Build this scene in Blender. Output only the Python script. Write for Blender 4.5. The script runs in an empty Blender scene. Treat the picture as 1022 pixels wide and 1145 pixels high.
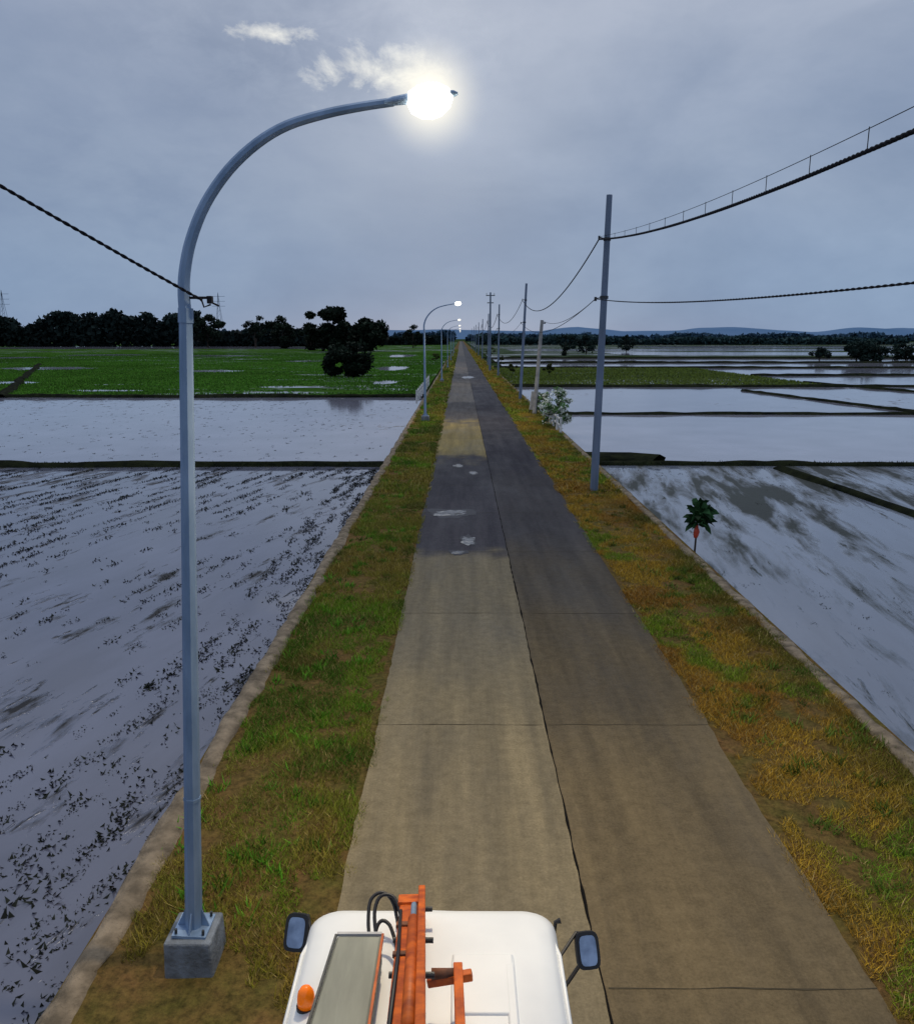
import bpy, bmesh, math, random
import numpy as np
from mathutils import Vector, Matrix
random.seed(7); rng=np.random.default_rng(7)
R=math.radians
C=bpy.context.scene.collection
# ------------------------------------------------------------ camera
F=900.0; HZ=378.0; CH=5.5
pitch=math.atan((572.5-HZ)/F); yaw=math.atan(4/F)
cam=bpy.data.cameras.new('camera'); co=bpy.data.objects.new('camera',cam); C.objects.link(co)
co.location=(0,0,CH); co.rotation_euler=(R(90)-pitch,0,yaw)
cam.sensor_fit='VERTICAL'; cam.sensor_height=24; cam.lens=F/1145*24; cam.clip_start=0.05; cam.clip_end=20000
bpy.context.scene.camera=co
RM=co.rotation_euler.to_matrix()
def ray(px,py): return RM@Vector(((px-511)/F,(572.5-py)/F,-1))
def P(px,py,Z=None,D=None,X=None):
    d=ray(px,py); o=Vector((0,0,CH))
    if Z is not None: t=(Z-CH)/d.z
    elif D is not None: t=D/d.y
    else: t=X/d.x
    return o+d*t
# ------------------------------------------------------------ helpers
def tag(o,label=None,cat=None,group=None,kind=None):
    if label: o['label']=label
    if cat: o['category']=cat
    if group: o['group']=group
    if kind: o['kind']=kind
    return o
def empty(name,loc=(0,0,0)):
    o=bpy.data.objects.new(name,None); C.objects.link(o); o.location=loc; o.empty_display_size=.1; return o
def link(name,me,mat,parent=None):
    o=bpy.data.objects.new(name,me); C.objects.link(o)
    if mat: me.materials.append(mat)
    if parent: o.parent=parent
    return o
class MB:
    def __init__(s): s.v=[]; s.f=[]
    def add(s,vs,fs):
        n=len(s.v); s.v+= [tuple(v) for v in vs]; s.f+=[tuple(i+n for i in f) for f in fs]; return s
    def box(s,c,d,rot=None,taper=1.0):
        x,y,z=[k/2 for k in d]; vs=[]
        for sz in(-1,1):
            t=1 if sz<0 else taper
            for sx,sy in((-1,-1),(1,-1),(1,1),(-1,1)): vs.append(Vector((sx*x*t,sy*y*t,sz*z)))
        if rot is not None: vs=[rot@v for v in vs]
        vs=[v+Vector(c) for v in vs]
        return s.add(vs,[(3,2,1,0),(4,5,6,7),(0,1,5,4),(1,2,6,5),(2,3,7,6),(3,0,4,7)])
    def tube(s,pts,r,n=8,cap=True):
        pts=[Vector(p) for p in pts]; rs=r if isinstance(r,(list,tuple)) else [r]*len(pts)
        vs=[];fs=[]; up=None
        for i,p in enumerate(pts):
            a=pts[max(i-1,0)]; b=pts[min(i+1,len(pts)-1)]; t=(b-a).normalized()
            if up is None:
                up=Vector((0,0,1)) if abs(t.z)<.9 else Vector((1,0,0))
            u=(up-t*up.dot(t)).normalized(); w=t.cross(u); up=u
            for k in range(n):
                an=2*math.pi*(k+.5)/n; vs.append(p+(u*math.cos(an)+w*math.sin(an))*rs[i])
        for i in range(len(pts)-1):
            for k in range(n):
                k2=(k+1)%n; fs.append((i*n+k,i*n+k2,(i+1)*n+k2,(i+1)*n+k))
        if cap: fs.append(tuple(range(n))[::-1]); fs.append(tuple((len(pts)-1)*n+k for k in range(n)))
        return s.add(vs,fs)
    def beam(s,a,b,w,h):
        a=Vector(a);b=Vector(b);t=b-a;L=t.length;q=t.to_track_quat('Y','Z').to_matrix()
        return s.box((a+b)/2,(w,L,h),q)
    def build(s,name,mat,parent=None,smooth=False,bevel=0):
        me=bpy.data.meshes.new(name); me.from_pydata(s.v,[],s.f); 
        if smooth: me.polygons.foreach_set('use_smooth',[True]*len(me.polygons))
        me.update(); o=link(name,me,mat,parent)
        if bevel:
            b=o.modifiers.new('b','BEVEL'); b.width=bevel; b.segments=2; b.limit_method='ANGLE'
        return o
def copy_tree(o,parent=None):
    c=o.copy(); C.objects.link(c); c.parent=parent
    for ch in list(o.children): copy_tree(ch,c)
    return c
def np_mesh(name,verts,k,mat,cols=None,parent=None,shade=None):
    N=len(verts); me=bpy.data.meshes.new(name)
    me.vertices.add(N*k); me.vertices.foreach_set('co',verts.astype(np.float32).ravel())
    me.loops.add(N*k); me.loops.foreach_set('vertex_index',np.arange(N*k,dtype=np.int32))
    me.polygons.add(N); me.polygons.foreach_set('loop_start',np.arange(0,N*k,k,dtype=np.int32))
    me.update(calc_edges=True)
    if cols is not None:
        a=me.color_attributes.new('Col','FLOAT_COLOR','POINT')
        c=np.ones((N,k,4),np.float32); c[:,:,:3]=cols; a.data.foreach_set('color',c.ravel())
    return link(name,me,mat,parent)
def h2(ix,iy,s): 
    n=np.sin(ix*127.1+iy*311.7+s*74.7)*43758.5453; return n-np.floor(n)
def vn(x,y,s=0):
    x=np.asarray(x,float);y=np.asarray(y,float); ix=np.floor(x);iy=np.floor(y);fx=x-ix;fy=y-iy
    fx=fx*fx*(3-2*fx);fy=fy*fy*(3-2*fy)
    a=h2(ix,iy,s);b=h2(ix+1,iy,s);c=h2(ix,iy+1,s);d=h2(ix+1,iy+1,s)
    return (a*(1-fx)+b*fx)*(1-fy)+(c*(1-fx)+d*fx)*fy
def fbm(x,y,s=0): return (vn(x,y,s)*.55+vn(x*2.1,y*2.1,s+1)*.3+vn(x*4.3,y*4.3,s+2)*.15)
# ------------------------------------------------------------ materials
def newmat(name):
    m=bpy.data.materials.new(name); m.use_nodes=True; nt=m.node_tree; return m,nt,nt.nodes['Principled BSDF']
def coords(nt,scale=(1,1,1),rot=0):
    tc=nt.nodes.new('ShaderNodeTexCoord'); v=tc.outputs['Object']
    if rot:
        m0=nt.nodes.new('ShaderNodeMapping'); m0.inputs['Rotation'].default_value=(0,0,rot); nt.links.new(v,m0.inputs[0]); v=m0.outputs[0]
    mp=nt.nodes.new('ShaderNodeMapping'); mp.inputs['Scale'].default_value=scale
    nt.links.new(v,mp.inputs[0]); return mp.outputs[0]
def noise(nt,vec,scale,detail=5,rough=.55,dist=0):
    n=nt.nodes.new('ShaderNodeTexNoise'); n.inputs['Scale'].default_value=scale; n.inputs['Detail'].default_value=detail
    n.inputs['Roughness'].default_value=rough; n.inputs['Distortion'].default_value=dist
    nt.links.new(vec,n.inputs['Vector']); return n.outputs['Fac']
def mr(nt,v,a,b,c=0,d=1):
    n=nt.nodes.new('ShaderNodeMapRange'); n.inputs[1].default_value=a;n.inputs[2].default_value=b;n.inputs[3].default_value=c;n.inputs[4].default_value=d
    nt.links.new(v,n.inputs[0]); return n.outputs[0]
def mix(nt,f,a,b,mode='MIX'):
    n=nt.nodes.new('ShaderNodeMix'); n.data_type='RGBA'; n.blend_type=mode
    for s,v in((0,f),(6,a),(7,b)):
        if isinstance(v,bpy.types.NodeSocket): nt.links.new(v,n.inputs[s])
        elif s==0: n.inputs[0].default_value=v
        else: n.inputs[s].default_value=(*v,1)
    return n.outputs[2]
def math_(nt,op,a,b=None):
    n=nt.nodes.new('ShaderNodeMath'); n.operation=op
    for i,v in enumerate((a,b)):
        if v is None: continue
        if isinstance(v,bpy.types.NodeSocket): nt.links.new(v,n.inputs[i])
        else: n.inputs[i].default_value=v
    return n.outputs[0]
def bump(nt,bs,h,strength=.3,dist=.02):
    b=nt.nodes.new('ShaderNodeBump'); b.inputs['Strength'].default_value=strength; b.inputs['Distance'].default_value=dist
    nt.links.new(h,b.inputs['Height']); nt.links.new(b.outputs[0],bs.inputs['Normal'])
def simple(name,c1,c2=None,scale=8,rough=.6,metal=0,bmp=.15,dist=.01,spec=.5,cs=(1,1,1)):
    m,nt,bs=newmat(name); v=coords(nt,cs); n=noise(nt,v,scale)
    c2=c2 or tuple(k*.75 for k in c1)
    nt.links.new(mix(nt,mr(nt,n,.35,.65),c1,c2),bs.inputs['Base Color'])
    bs.inputs['Roughness'].default_value=rough; bs.inputs['Metallic'].default_value=metal; bs.inputs['Specular IOR Level'].default_value=spec
    if bmp: bump(nt,bs,noise(nt,v,scale*6),bmp,dist)
    return m
def colmat(name,rough=.7,mul=(1,1,1)):
    m,nt,bs=newmat(name); a=nt.nodes.new('ShaderNodeAttribute'); a.attribute_name='Col'
    nt.links.new(mix(nt,1.0,a.outputs['Color'],mul,'MULTIPLY'),bs.inputs['Base Color'])
    bs.inputs['Roughness'].default_value=rough; bs.inputs['Specular IOR Level'].default_value=.1
    return m
def water_mat(name,base,mudc,lo,hi,cs,scale,big=.05,rip=.02,rough=.07,rot=0,mspec=.2,mrough=.55,spec=.8,det=6,speck=None,ybias=None,fmax=1.0,tintcs=None):
    m,nt,bs=newmat(name); v=coords(nt,cs,rot); v1=coords(nt)
    n=noise(nt,v,scale,det,.62,.3); b=noise(nt,v1,big,3); bb=math_(nt,'MULTIPLY',math_(nt,'SUBTRACT',b,.5),.45)
    s=math_(nt,'ADD',n,bb)
    if ybias:
        sp_=nt.nodes.new('ShaderNodeSeparateXYZ'); nt.links.new(v1,sp_.inputs[0])
        for (y0,y1,amt) in ybias: s=math_(nt,'ADD',s,mr(nt,sp_.outputs['Y'],y0,y1,0,amt))
    f=mr(nt,s,lo,hi,0,fmax)
    if speck:
        n2=noise(nt,coords(nt,(1,speck[3] if len(speck)>3 else .42,1),rot),speck[0],4,.7,.2)
        f2=mr(nt,math_(nt,'ADD',n2,math_(nt,'MULTIPLY',math_(nt,'SUBTRACT',s,.5),.6)),speck[1],speck[2],0,1); f=math_(nt,'MAXIMUM',f,f2)
    tint=noise(nt,coords(nt,tintcs or (1,1,1),rot),.9 if tintcs else .35,5); bc=mix(nt,mr(nt,tint,.3,.7),base,tuple(k*.68 for k in base))
    mc=mix(nt,mr(nt,noise(nt,v1,.08,4),.35,.65),mudc,tuple(k*.6 for k in mudc))
    nt.links.new(mix(nt,f,bc,mc),bs.inputs['Base Color'])
    nt.links.new(mr(nt,f,0,1,rough,mrough),bs.inputs['Roughness'])
    nt.links.new(mr(nt,f,0,1,spec,mspec),bs.inputs['Specular IOR Level'])
    r=noise(nt,coords(nt,(1,2.2,1)),2.2,4); h=math_(nt,'ADD',math_(nt,'MULTIPLY',r,rip),math_(nt,'MULTIPLY',math_(nt,'MULTIPLY',f,noise(nt,v1,9,5)),.8))
    bump(nt,bs,h,.6,.06); return m
M={}
M['soil']=simple('soil',(.045,.035,.022),(.085,.065,.035),1.2,.95,bmp=.8,dist=.06,spec=.1)
M['ground']=simple('ground',(.03,.06,.02),(.05,.07,.03),.02,1,bmp=0,spec=0)
M['bund']=simple('bund',(.008,.010,.007),(.022,.026,.012),1.5,1,bmp=.8,dist=.08,spec=.03)
M['stone']=simple('stone',(.32,.255,.18),(.13,.105,.075),4.,.95,bmp=.9,dist=.03,spec=.1)
M['footing']=simple('footing_concrete',(.22,.25,.29),(.11,.12,.13),5,.9,bmp=.8,dist=.02)
M['galv']=simple('galvanised_steel',(.27,.38,.55),(.17,.26,.40),6,.5,.3,bmp=.05,cs=(1,1,.25))
M['polegrey']=simple('pole_grey',(.20,.25,.35),(.12,.16,.23),2,.6,.2,bmp=.1,cs=(1,1,.2))
M['concpole']=simple('concrete_pole',(.38,.37,.35),(.22,.22,.22),3,.85)
M['black']=simple('black_rubber',(.012,.012,.015),None,10,.5,bmp=0)
M['cable']=simple('cable_black',(.012,.013,.017),(.022,.022,.028),20,.85,bmp=0,spec=.1)
M['dark']=simple('dark_metal',(.05,.055,.06),None,10,.5,.4)
M['orange']=simple('orange_paint',(.66,.14,.012),(.30,.05,.01),9,.5,bmp=.12,spec=.3)
M['white']=simple('white_paint',(.80,.82,.82),(.70,.72,.73),1.4,.35,bmp=.02)
M['whiteweather']=simple('weathered_white',(.74,.74,.72),(.45,.45,.45),4,.8)
M['alu']=simple('dull_aluminium',(.25,.265,.23),(.15,.16,.14),5,.6,.3,cs=(1,.2,1))
M['chrome']=simple('mirror_glass',(.30,.38,.52),(.16,.21,.30),9,.05,1,bmp=0)
M['glass']=simple('dark_glass',(.02,.025,.03),None,2,.05,bmp=0)
M['rust']=simple('rusty_steel',(.2,.07,.03),(.08,.035,.02),12,.8)
M['headlight']=simple('headlight',(.6,.6,.62),None,9,.1,bmp=0)
M['red']=simple('red_plastic',(.6,.06,.02),None,9,.5)
M['trunk']=simple('bark',(.05,.035,.025),None,4,.95)
M['hill']=simple('hill',(.11,.20,.34),(.14,.23,.37),.004,1,bmp=0,spec=0)  # haze of distance put into the hill colour as a blue tint
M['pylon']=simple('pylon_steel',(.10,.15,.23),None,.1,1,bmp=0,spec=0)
M['grass']=colmat('grass_blades'); M['leaf']=colmat('leaves')
def emis(name,c,s):
    m,nt,bs=newmat(name); bs.inputs['Base Color'].default_value=(*c,1); bs.inputs['Emission Color'].default_value=(*c,1); bs.inputs['Emission Strength'].default_value=s
    return m
M['lens']=emis('lit_lens',(1,.93,.76),9)
M['lensfar']=emis('lit_lens_distant',(1,.93,.76),1.2)
M['beacon']=emis('amber_beacon',(1,.20,.005),.2); M['beacon'].node_tree.nodes['Principled BSDF'].inputs['Roughness'].default_value=.15
m,nt,bs=newmat('road_concrete'); M['road']=m
v=coords(nt); a=nt.nodes.new('ShaderNodeAttribute'); a.attribute_name='Col'
st=noise(nt,coords(nt,(1,.06,1)),2.6,6,.62); bl=noise(nt,coords(nt,(1,.35,1)),.55,7,.68,.2); fn=noise(nt,v,34,4,.75); sp=noise(nt,v,6,6,.75)
c=mix(nt,1.0,a.outputs['Color'],mix(nt,mr(nt,st,.3,.7),(.72,.72,.74),(1.24,1.21,1.15)),'MULTIPLY')
c=mix(nt,1.0,c,mix(nt,mr(nt,bl,.36,.66),(1.14,1.12,1.09),(.78,.78,.80)),'MULTIPLY')
c=mix(nt,1.0,c,mix(nt,mr(nt,sp,.35,.7),(1.14,1.14,1.14),(.78,.78,.78)),'MULTIPLY')
c=mix(nt,1.0,c,mix(nt,mr(nt,fn,.35,.7),(1.15,1.15,1.15),(.8,.8,.8)),'MULTIPLY')
nt.links.new(c,bs.inputs['Base Color']); nt.links.new(mr(nt,bl,.4,.62,.05,.14),bs.inputs['Specular IOR Level'])
nt.links.new(mr(nt,bl,.4,.62,.92,.65),bs.inputs['Roughness'])
bump(nt,bs,math_(nt,'ADD',fn,sp),.5,.015)
M['joint']=simple('joint_tar',(.012,.011,.01),None,8,1,spec=.05)
M['crossjoint']=simple('cross_joint',(.05,.042,.03),(.09,.075,.05),3,1,spec=.05)
M['damp']=simple('damp_concrete',(.042,.042,.050),(.05,.05,.06),2,.6,bmp=.2,spec=.2)
M['wnear']=water_mat('paddy_water_near',(.155,.165,.23),(.022,.021,.023),.585,.68,(1,.24,1),1.5,.07,rot=R(14),speck=(3.4,.625,.70,.2),ybias=[(9,2,.06)],tintcs=(1,.3,1))
M['wmid']=water_mat('paddy_water_mid',(.28,.28,.36),(.05,.05,.04),.66,.74,(1,.5,1),.9,.03)
M['wright']=water_mat('paddy_water_right',(.20,.23,.30),(.026,.034,.028),.53,.68,(1,.16,1),1.1,.05,rip=.05,rot=R(8),det=10,speck=(4.0,.62,.74,.13),ybias=[(14,26,.06),(24,34,.08)],tintcs=(1,.15,1))
M['wclear']=water_mat('paddy_water_clear',(.35,.35,.43),(.1,.1,.1),.78,.9,(1,.5,1),.8,.03)
M['puddle']=water_mat('puddle_water',(.13,.13,.14),(.07,.07,.07),.45,.7,(1,1,1),3,rough=.16,spec=.5)
M['rice']=water_mat('young_rice_field',(.22,.26,.26),(.055,.13,.02),.38,.43,(.25,.7,1),.12,.02,mspec=0,mrough=1)
M['rice2']=water_mat('olive_rice_field',(.3,.32,.36),(.05,.08,.035),.41,.47,(.12,1,1),.10,.02,mspec=0,mrough=1)
m,nt,bs=newmat('verge_soil'); M['verge']=m; v=coords(nt)
n1=noise(nt,v,1.1,6,.65); n2=noise(nt,v,14,5,.7)
c=mix(nt,mr(nt,n1,.35,.65),(.17,.10,.045),(.11,.10,.03)); c=mix(nt,1.0,c,mix(nt,mr(nt,n2,.3,.7),(.45,.45,.45),(1.5,1.4,1.2)),'MULTIPLY')
nt.links.new(c,bs.inputs['Base Color']); bs.inputs['Roughness'].default_value=1; bs.inputs['Specular IOR Level'].default_value=.05
bump(nt,bs,n2,.9,.05)
# ------------------------------------------------------------ world
w=bpy.data.worlds.new('World'); bpy.context.scene.world=w; w.use_nodes=True; nt=w.node_tree
bg=nt.nodes['Background']; sky=nt.nodes.new('ShaderNodeTexSky'); sky.sky_type='NISHITA'; sky.sun_disc=False
sd=ray(481,108).normalized(); el=math.asin(sd.z); az=math.atan2(sd.x,sd.y)
sky.sun_elevation=el; sky.sun_rotation=az; sky.dust_density=.5
tc=nt.nodes.new('ShaderNodeTexCoord'); g=tc.outputs['Generated']
sx=nt.nodes.new('ShaderNodeSeparateXYZ'); nt.links.new(g,sx.inputs[0])
def wmap(sc):
    mp=nt.nodes.new('ShaderNodeMapping'); mp.inputs['Scale'].default_value=sc; nt.links.new(g,mp.inputs[0]); return mp.outputs[0]
def dotto(d):
    n=nt.nodes.new('ShaderNodeVectorMath'); n.operation='DOT_PRODUCT'; n.inputs[1].default_value=d; nt.links.new(g,n.inputs[0])
    return math_(nt,'MULTIPLY',math_(nt,'ARCCOSINE',math_(nt,'MINIMUM',n.outputs['Value'],1.0)),57.2958)
def ellipse(px,py,wpx,hpx):
    d=ray(px,py).normalized(); n=nt.nodes.new('ShaderNodeVectorMath'); n.operation='SUBTRACT'; n.inputs[1].default_value=d; nt.links.new(g,n.inputs[0])
    s=nt.nodes.new('ShaderNodeVectorMath'); s.operation='MULTIPLY'; s.inputs[1].default_value=(F/wpx,1,F/hpx); nt.links.new(n.outputs[0],s.inputs[0])
    l=nt.nodes.new('ShaderNodeVectorMath'); l.operation='LENGTH'; nt.links.new(s.outputs[0],l.inputs[0]); return mr(nt,l.outputs['Value'],1.15,.1,0,1)
ramp=nt.nodes.new('ShaderNodeValToRGB'); nt.links.new(sx.outputs['Z'],ramp.inputs[0]); cr=ramp.color_ramp
cr.elements[0].position=0; cr.elements[0].color=(.205,.315,.50,1)
cr.elements[1].position=1; cr.elements[1].color=(.46,.52,.64,1)
for p_,c_ in((.05,(.215,.315,.49)),(.16,(.275,.355,.50)),(.34,(.37,.43,.555))):
    e=cr.elements.new(p_); e.color=(*c_,1)
cl=noise(nt,wmap((1,1,2.0)),2.6,7,.56,.25); cl2=noise(nt,wmap((1,1,1.6)),16,9,.66,.3); cl3=noise(nt,wmap((1,1,2.0)),6.5,8,.6,.2)
col=mix(nt,mr(nt,cl,.36,.64),(.82,.85,.89),(1.13,1.10,1.06))
col=mix(nt,1.0,col,mix(nt,mr(nt,cl3,.35,.65),(.94,.95,.96),(1.06,1.05,1.04)),'MULTIPLY')
col=mix(nt,1.0,ramp.outputs[0],col,'MULTIPLY')
nish=mix(nt,1.0,sky.outputs[0],(.06,.06,.06),'MULTIPLY')
col=mix(nt,.95,nish,col)
ds=dotto(sd)
halo=mr(nt,ds,15,1.5,0,1); halo=math_(nt,'POWER',math_(nt,'MAXIMUM',halo,0.0),2.8)
col=mix(nt,halo,col,mix(nt,1.0,col,(.15,.145,.13),'ADD'))
dkf=math_(nt,'MULTIPLY',ellipse(120,220,380,210),mr(nt,cl3,.42,.58,.25,1)); col=mix(nt,dkf,col,mix(nt,1.0,col,(.78,.81,.86),'MULTIPLY'))
dk2=math_(nt,'MULTIPLY',ellipse(350,60,230,70),mr(nt,cl2,.6,.42,.35,1)); col=mix(nt,dk2,col,mix(nt,1.0,col,(.76,.79,.84),'MULTIPLY'))
nz=math_(nt,'MULTIPLY',math_(nt,'SUBTRACT',cl2,.5),2.6)
br=mr(nt,math_(nt,'ADD',ellipse(412,78,80,30),nz),.35,1.05,0,.85); br=math_(nt,'MULTIPLY',br,mr(nt,ellipse(412,78,95,38),0,.35,0,1))
br2=mr(nt,math_(nt,'ADD',ellipse(295,38,72,13),nz),.38,1.05,0,.8); br2=math_(nt,'MULTIPLY',br2,mr(nt,ellipse(295,38,85,18),0,.35,0,1))
brs=math_(nt,'MINIMUM',math_(nt,'ADD',br,br2),1.0)
col=mix(nt,brs,col,(.96,.95,.88))
lamp_glare=mr(nt,ds,3.8,.4,0,1); lamp_glare=math_(nt,'POWER',lamp_glare,1.8)  # bright disc added to the sky behind the near lamp head as its glare
col=mix(nt,lamp_glare,col,(1.35,1.27,1.05))
nt.links.new(col,bg.inputs[0]); bg.inputs[1].default_value=1.0
sun=bpy.data.lights.new('sun','SUN'); sun.energy=.5; sun.angle=R(20); sun.color=(1,.94,.84)
so=bpy.data.objects.new('sun',sun); C.objects.link(so); so.rotation_euler=(-Vector((sd.x,math.cos(R(62)),math.sin(R(62))))).to_track_quat('-Z','Y').to_euler()
# ------------------------------------------------------------ ground & paddies
WZ=-.6
def sheet(name,x0,x1,y0,y1,z,mat):
    vs=[(x0,y0,z),(x1,y0,z),(x1,y1,z),(x0,y1,z)]
    me=bpy.data.meshes.new(name); me.from_pydata(vs,[],[(0,1,2,3)]); me.update()
    o=link(name,me,mat); o['kind']='structure'; return o
sheet('ground',-9000,9000,-300,12000,-.9,M['ground'])
RX0,RX1,RJ=-1.2,3.6,1.24
WL,WR=-3.5,6.3
sheet('water',-260,WL-.05,-30,38.7,WZ,M['wnear'])
sheet('water',-400,WL-.05,38.7,85,WZ,M['wmid'])
sheet('rice_field',-1500,WL-.6,85,1200,WZ+.02,M['rice'])
sheet('water',WR,260,-30,39,WZ,M['wright'])
sheet('water',WR,400,39,66,WZ,M['wclear'])
sheet('water',WR,500,66,104,WZ,M['wmid'])
sheet('rice_field',WR,48,104,170,WZ+.03,M['rice2'])
sheet('water',48,700,104,170,WZ,M['wmid'])
sheet('water',WR+3,900,170,250,WZ,M['wclear'])
sheet('rice_field',WR+3,1500,250,1200,WZ,M['rice2'])
sheet('water',-300,-60,470,600,WZ+.06,M['wclear'])
sheet('water',60,420,300,360,WZ+.06,M['wmid'])
sheet('water',25,300,400,460,WZ+.06,M['wmid'])
sheet('water',120,700,500,620,WZ+.06,M['wmid'])
G=lambda px,py:P(px,py,Z=WZ)
def blob(name,cx,cy,rx,ry,seed,z,mat,n=40):
    vs=[(cx,cy,z)]
    for k in range(n):
        a=2*math.pi*k/n; r=1+.7*(float(vn(math.cos(a)*1.6+9,math.sin(a)*1.6+9,seed))-.5)+.4*(float(vn(math.cos(a)*4+9,math.sin(a)*4+9,seed))-.5)
        vs.append((cx+rx*r*math.cos(a),cy+ry*r*math.sin(a),z))
    m_=MB(); m_.add(vs,[(0,1+k,1+(k+1)%n) for k in range(n)]); o=m_.build(name,M[mat]); o['kind']='structure'; return o
pools=[(55,412,55,3.2),(10,428,30,2.5),(235,415,34,2.5),(250,398,50,1.5),(120,397,45,1.6),(440,412,18,5),(432,428,14,4),(450,398,14,3),(120,437,40,1.6),(330,433,36,1.4),(20,400,30,2),(340,404,22,1.5)]
PL=[]
for i,(px,py,w_,h_) in enumerate(pools):
    c=G(px,py); a=G(px,py-h_/2); b=G(px,py+h_/2); rx=w_/F*c.y; ry=abs(a.y-b.y)/2
    if c.x+rx>WL-1: rx=max(2,WL-1-c.x)
    blob('water',c.x,c.y,rx,ry,i+20,WZ+.026,'wclear'); PL.append((c.x,c.y,rx,ry))
def ridge(name,pts,w,h,seed=0,mat='bund',step=.6,z=WZ):
    pts=[Vector((p[0],p[1],0)) for p in pts]; P2=[]
    for a,b in zip(pts[:-1],pts[1:]):
        n=max(2,int((b-a).length/step)); P2+=[a.lerp(b,i/n) for i in range(n)]
    P2.append(pts[-1]); prof=[(-1,-.12),(-.75,.45),(-.4,.9),(0,1),(.4,.88),(.75,.4),(1,-.12)]; vs=[];fs=[]
    for i,p in enumerate(P2):
        t=(P2[min(i+1,len(P2)-1)]-P2[max(i-1,0)]).normalized(); nn=Vector((t.y,-t.x,0))
        off=(float(vn(i*.13*step,seed*3.1,seed))-.5)*w*.5
        for k,(u,q) in enumerate(prof):
            ww=w/2*(1+.7*(float(vn(i*.35*step+k*.2,k*1.7,seed+3))-.5)); hh=h*(1+.9*(float(vn(i*.5*step,k*2.3,seed+5))-.5))
            vs.append(p+nn*(u*ww+off)+Vector((0,0,z+q*hh)))
    n=len(prof)
    for i in range(len(P2)-1):
        for k in range(n-1): fs.append((i*n+k,i*n+k+1,(i+1)*n+k+1,(i+1)*n+k))
    mb=MB(); mb.add(vs,fs); o=mb.build(name,M[mat],smooth=True); o['kind']='structure'; return o
ridge('earth_bund',[(WL-.2,38.9),(-60,38.6),(-140,38.5)],.9,.22,1)
ridge('earth_bund',[(WL-.2,85.5),(-60,85),(-300,86)],1.3,.3,2,step=1.5)
ridge('earth_bund',[(WR-.3,39.2),(120,39.0)],.7,.18,3)
ridge('earth_bund',[(WR-.2,41.3),(8.6,41.0),(9.8,39.8)],2.0,.34,13)
ridge('earth_bund',[(WR,66),(220,66)],.8,.2,4,step=1)
a,b=G(872,524),G(1030,578); b2=a+(b-a)*2.0
ridge('earth_bund',[(a.x,a.y),(b.x,b.y),(b2.x,b2.y)],.6,.16,5)
ridge('earth_bund',[(WR,104),(120,104),(300,108)],1.3,.28,6,step=2)
a,b=G(830,437),G(1030,462); ridge('earth_bund',[(a.x,a.y),(b.x,b.y)],.7,.2,7,step=1)
a,b=G(900,428),G(1040,440); ridge('earth_bund',[(a.x,a.y),(b.x,b.y)],.9,.25,8,step=1)
ridge('earth_bund',[(48,135),(200,140)],1.2,.3,14,step=2)
ridge('earth_bund',[(WR,170),(400,172)],1.6,.35,9,step=3)
ridge('earth_bund',[(WR,205),(500,210)],1.8,.4,10,step=4)
ridge('earth_bund',[(WR,250),(700,250)],2.5,.5,11,step=5)
a,b=G(0,445),G(45,408); ridge('earth_bund',[(a.x,a.y),(b.x,b.y)],1.4,.35,12,step=2)
def verge(name,x0,x1,seed):
    vs=[];fs=[];ysl=list(np.arange(-6,40,.25))+list(np.arange(40,120,1.0))+list(np.arange(120,1500,20)); xs=np.linspace(x0,x1,13)
    for y in ysl:
        for i,x in enumerate(xs):
            e=min(i,12-i)/6; zz=-.035+(.09*e*(float(fbm(x*1.5,y*1.5,seed))-.35) if y<120 else 0)
            vs.append((x,y,zz))
    for j in range(len(ysl)-1):
        for i in range(12): a=j*13+i; fs.append((a,a+1,a+14,a+13))
    m_=MB(); m_.add(vs,fs); o=m_.build(name,M['verge'],smooth=True); o['kind']='structure'
verge('verge',WL+.02,RX0+.02,11); verge('verge',RX1-.02,WR-.1,12)
mb=MB(); mb.box(((WL+WR)/2,735,-.5),(WR-WL-.3,1530,.86)); o=mb.build('embankment',M['soil']); o['kind']='structure'
def wall(x0,x1,label,seed):
    vs=[];fs=[]; ysl=list(np.arange(-6,60,.22))+list(np.arange(60,500,5.0)); n=6
    for j,y in enumerate(ysl):
        q=lambda k:(float(vn(y*1.9,k*3.3,seed))-.5)*.12+(float(vn(y*4.9,k*3.3,seed+1))-.5)*.05
        top=-.0+q(9)*.6
        for x,z in((x0+q(1)-.12,-1.0),(x0+q(2),top-.05),(x0+.04+q(3),top+.01),((x0+x1)/2,top+.03+q(8)*.3),(x1-.05+q(4),top+.0),(x1+q(5)*1.6,-.12)): vs.append((x,y,z))
    for j in range(len(ysl)-1):
        for k in range(n-1): fs.append((j*n+k,j*n+k+1,(j+1)*n+k+1,(j+1)*n+k))
    m_=MB(); m_.add(vs,fs); tag(m_.build('retaining_wall',M['stone'],smooth=True),label,'wall')
wall(WL,WL+.33,'low rough stone retaining wall along the left verge beside the flooded paddy',21)
wall(WR-.42,WR-.12,'low rough stone retaining wall along the right verge beside the muddy paddy',22)
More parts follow.
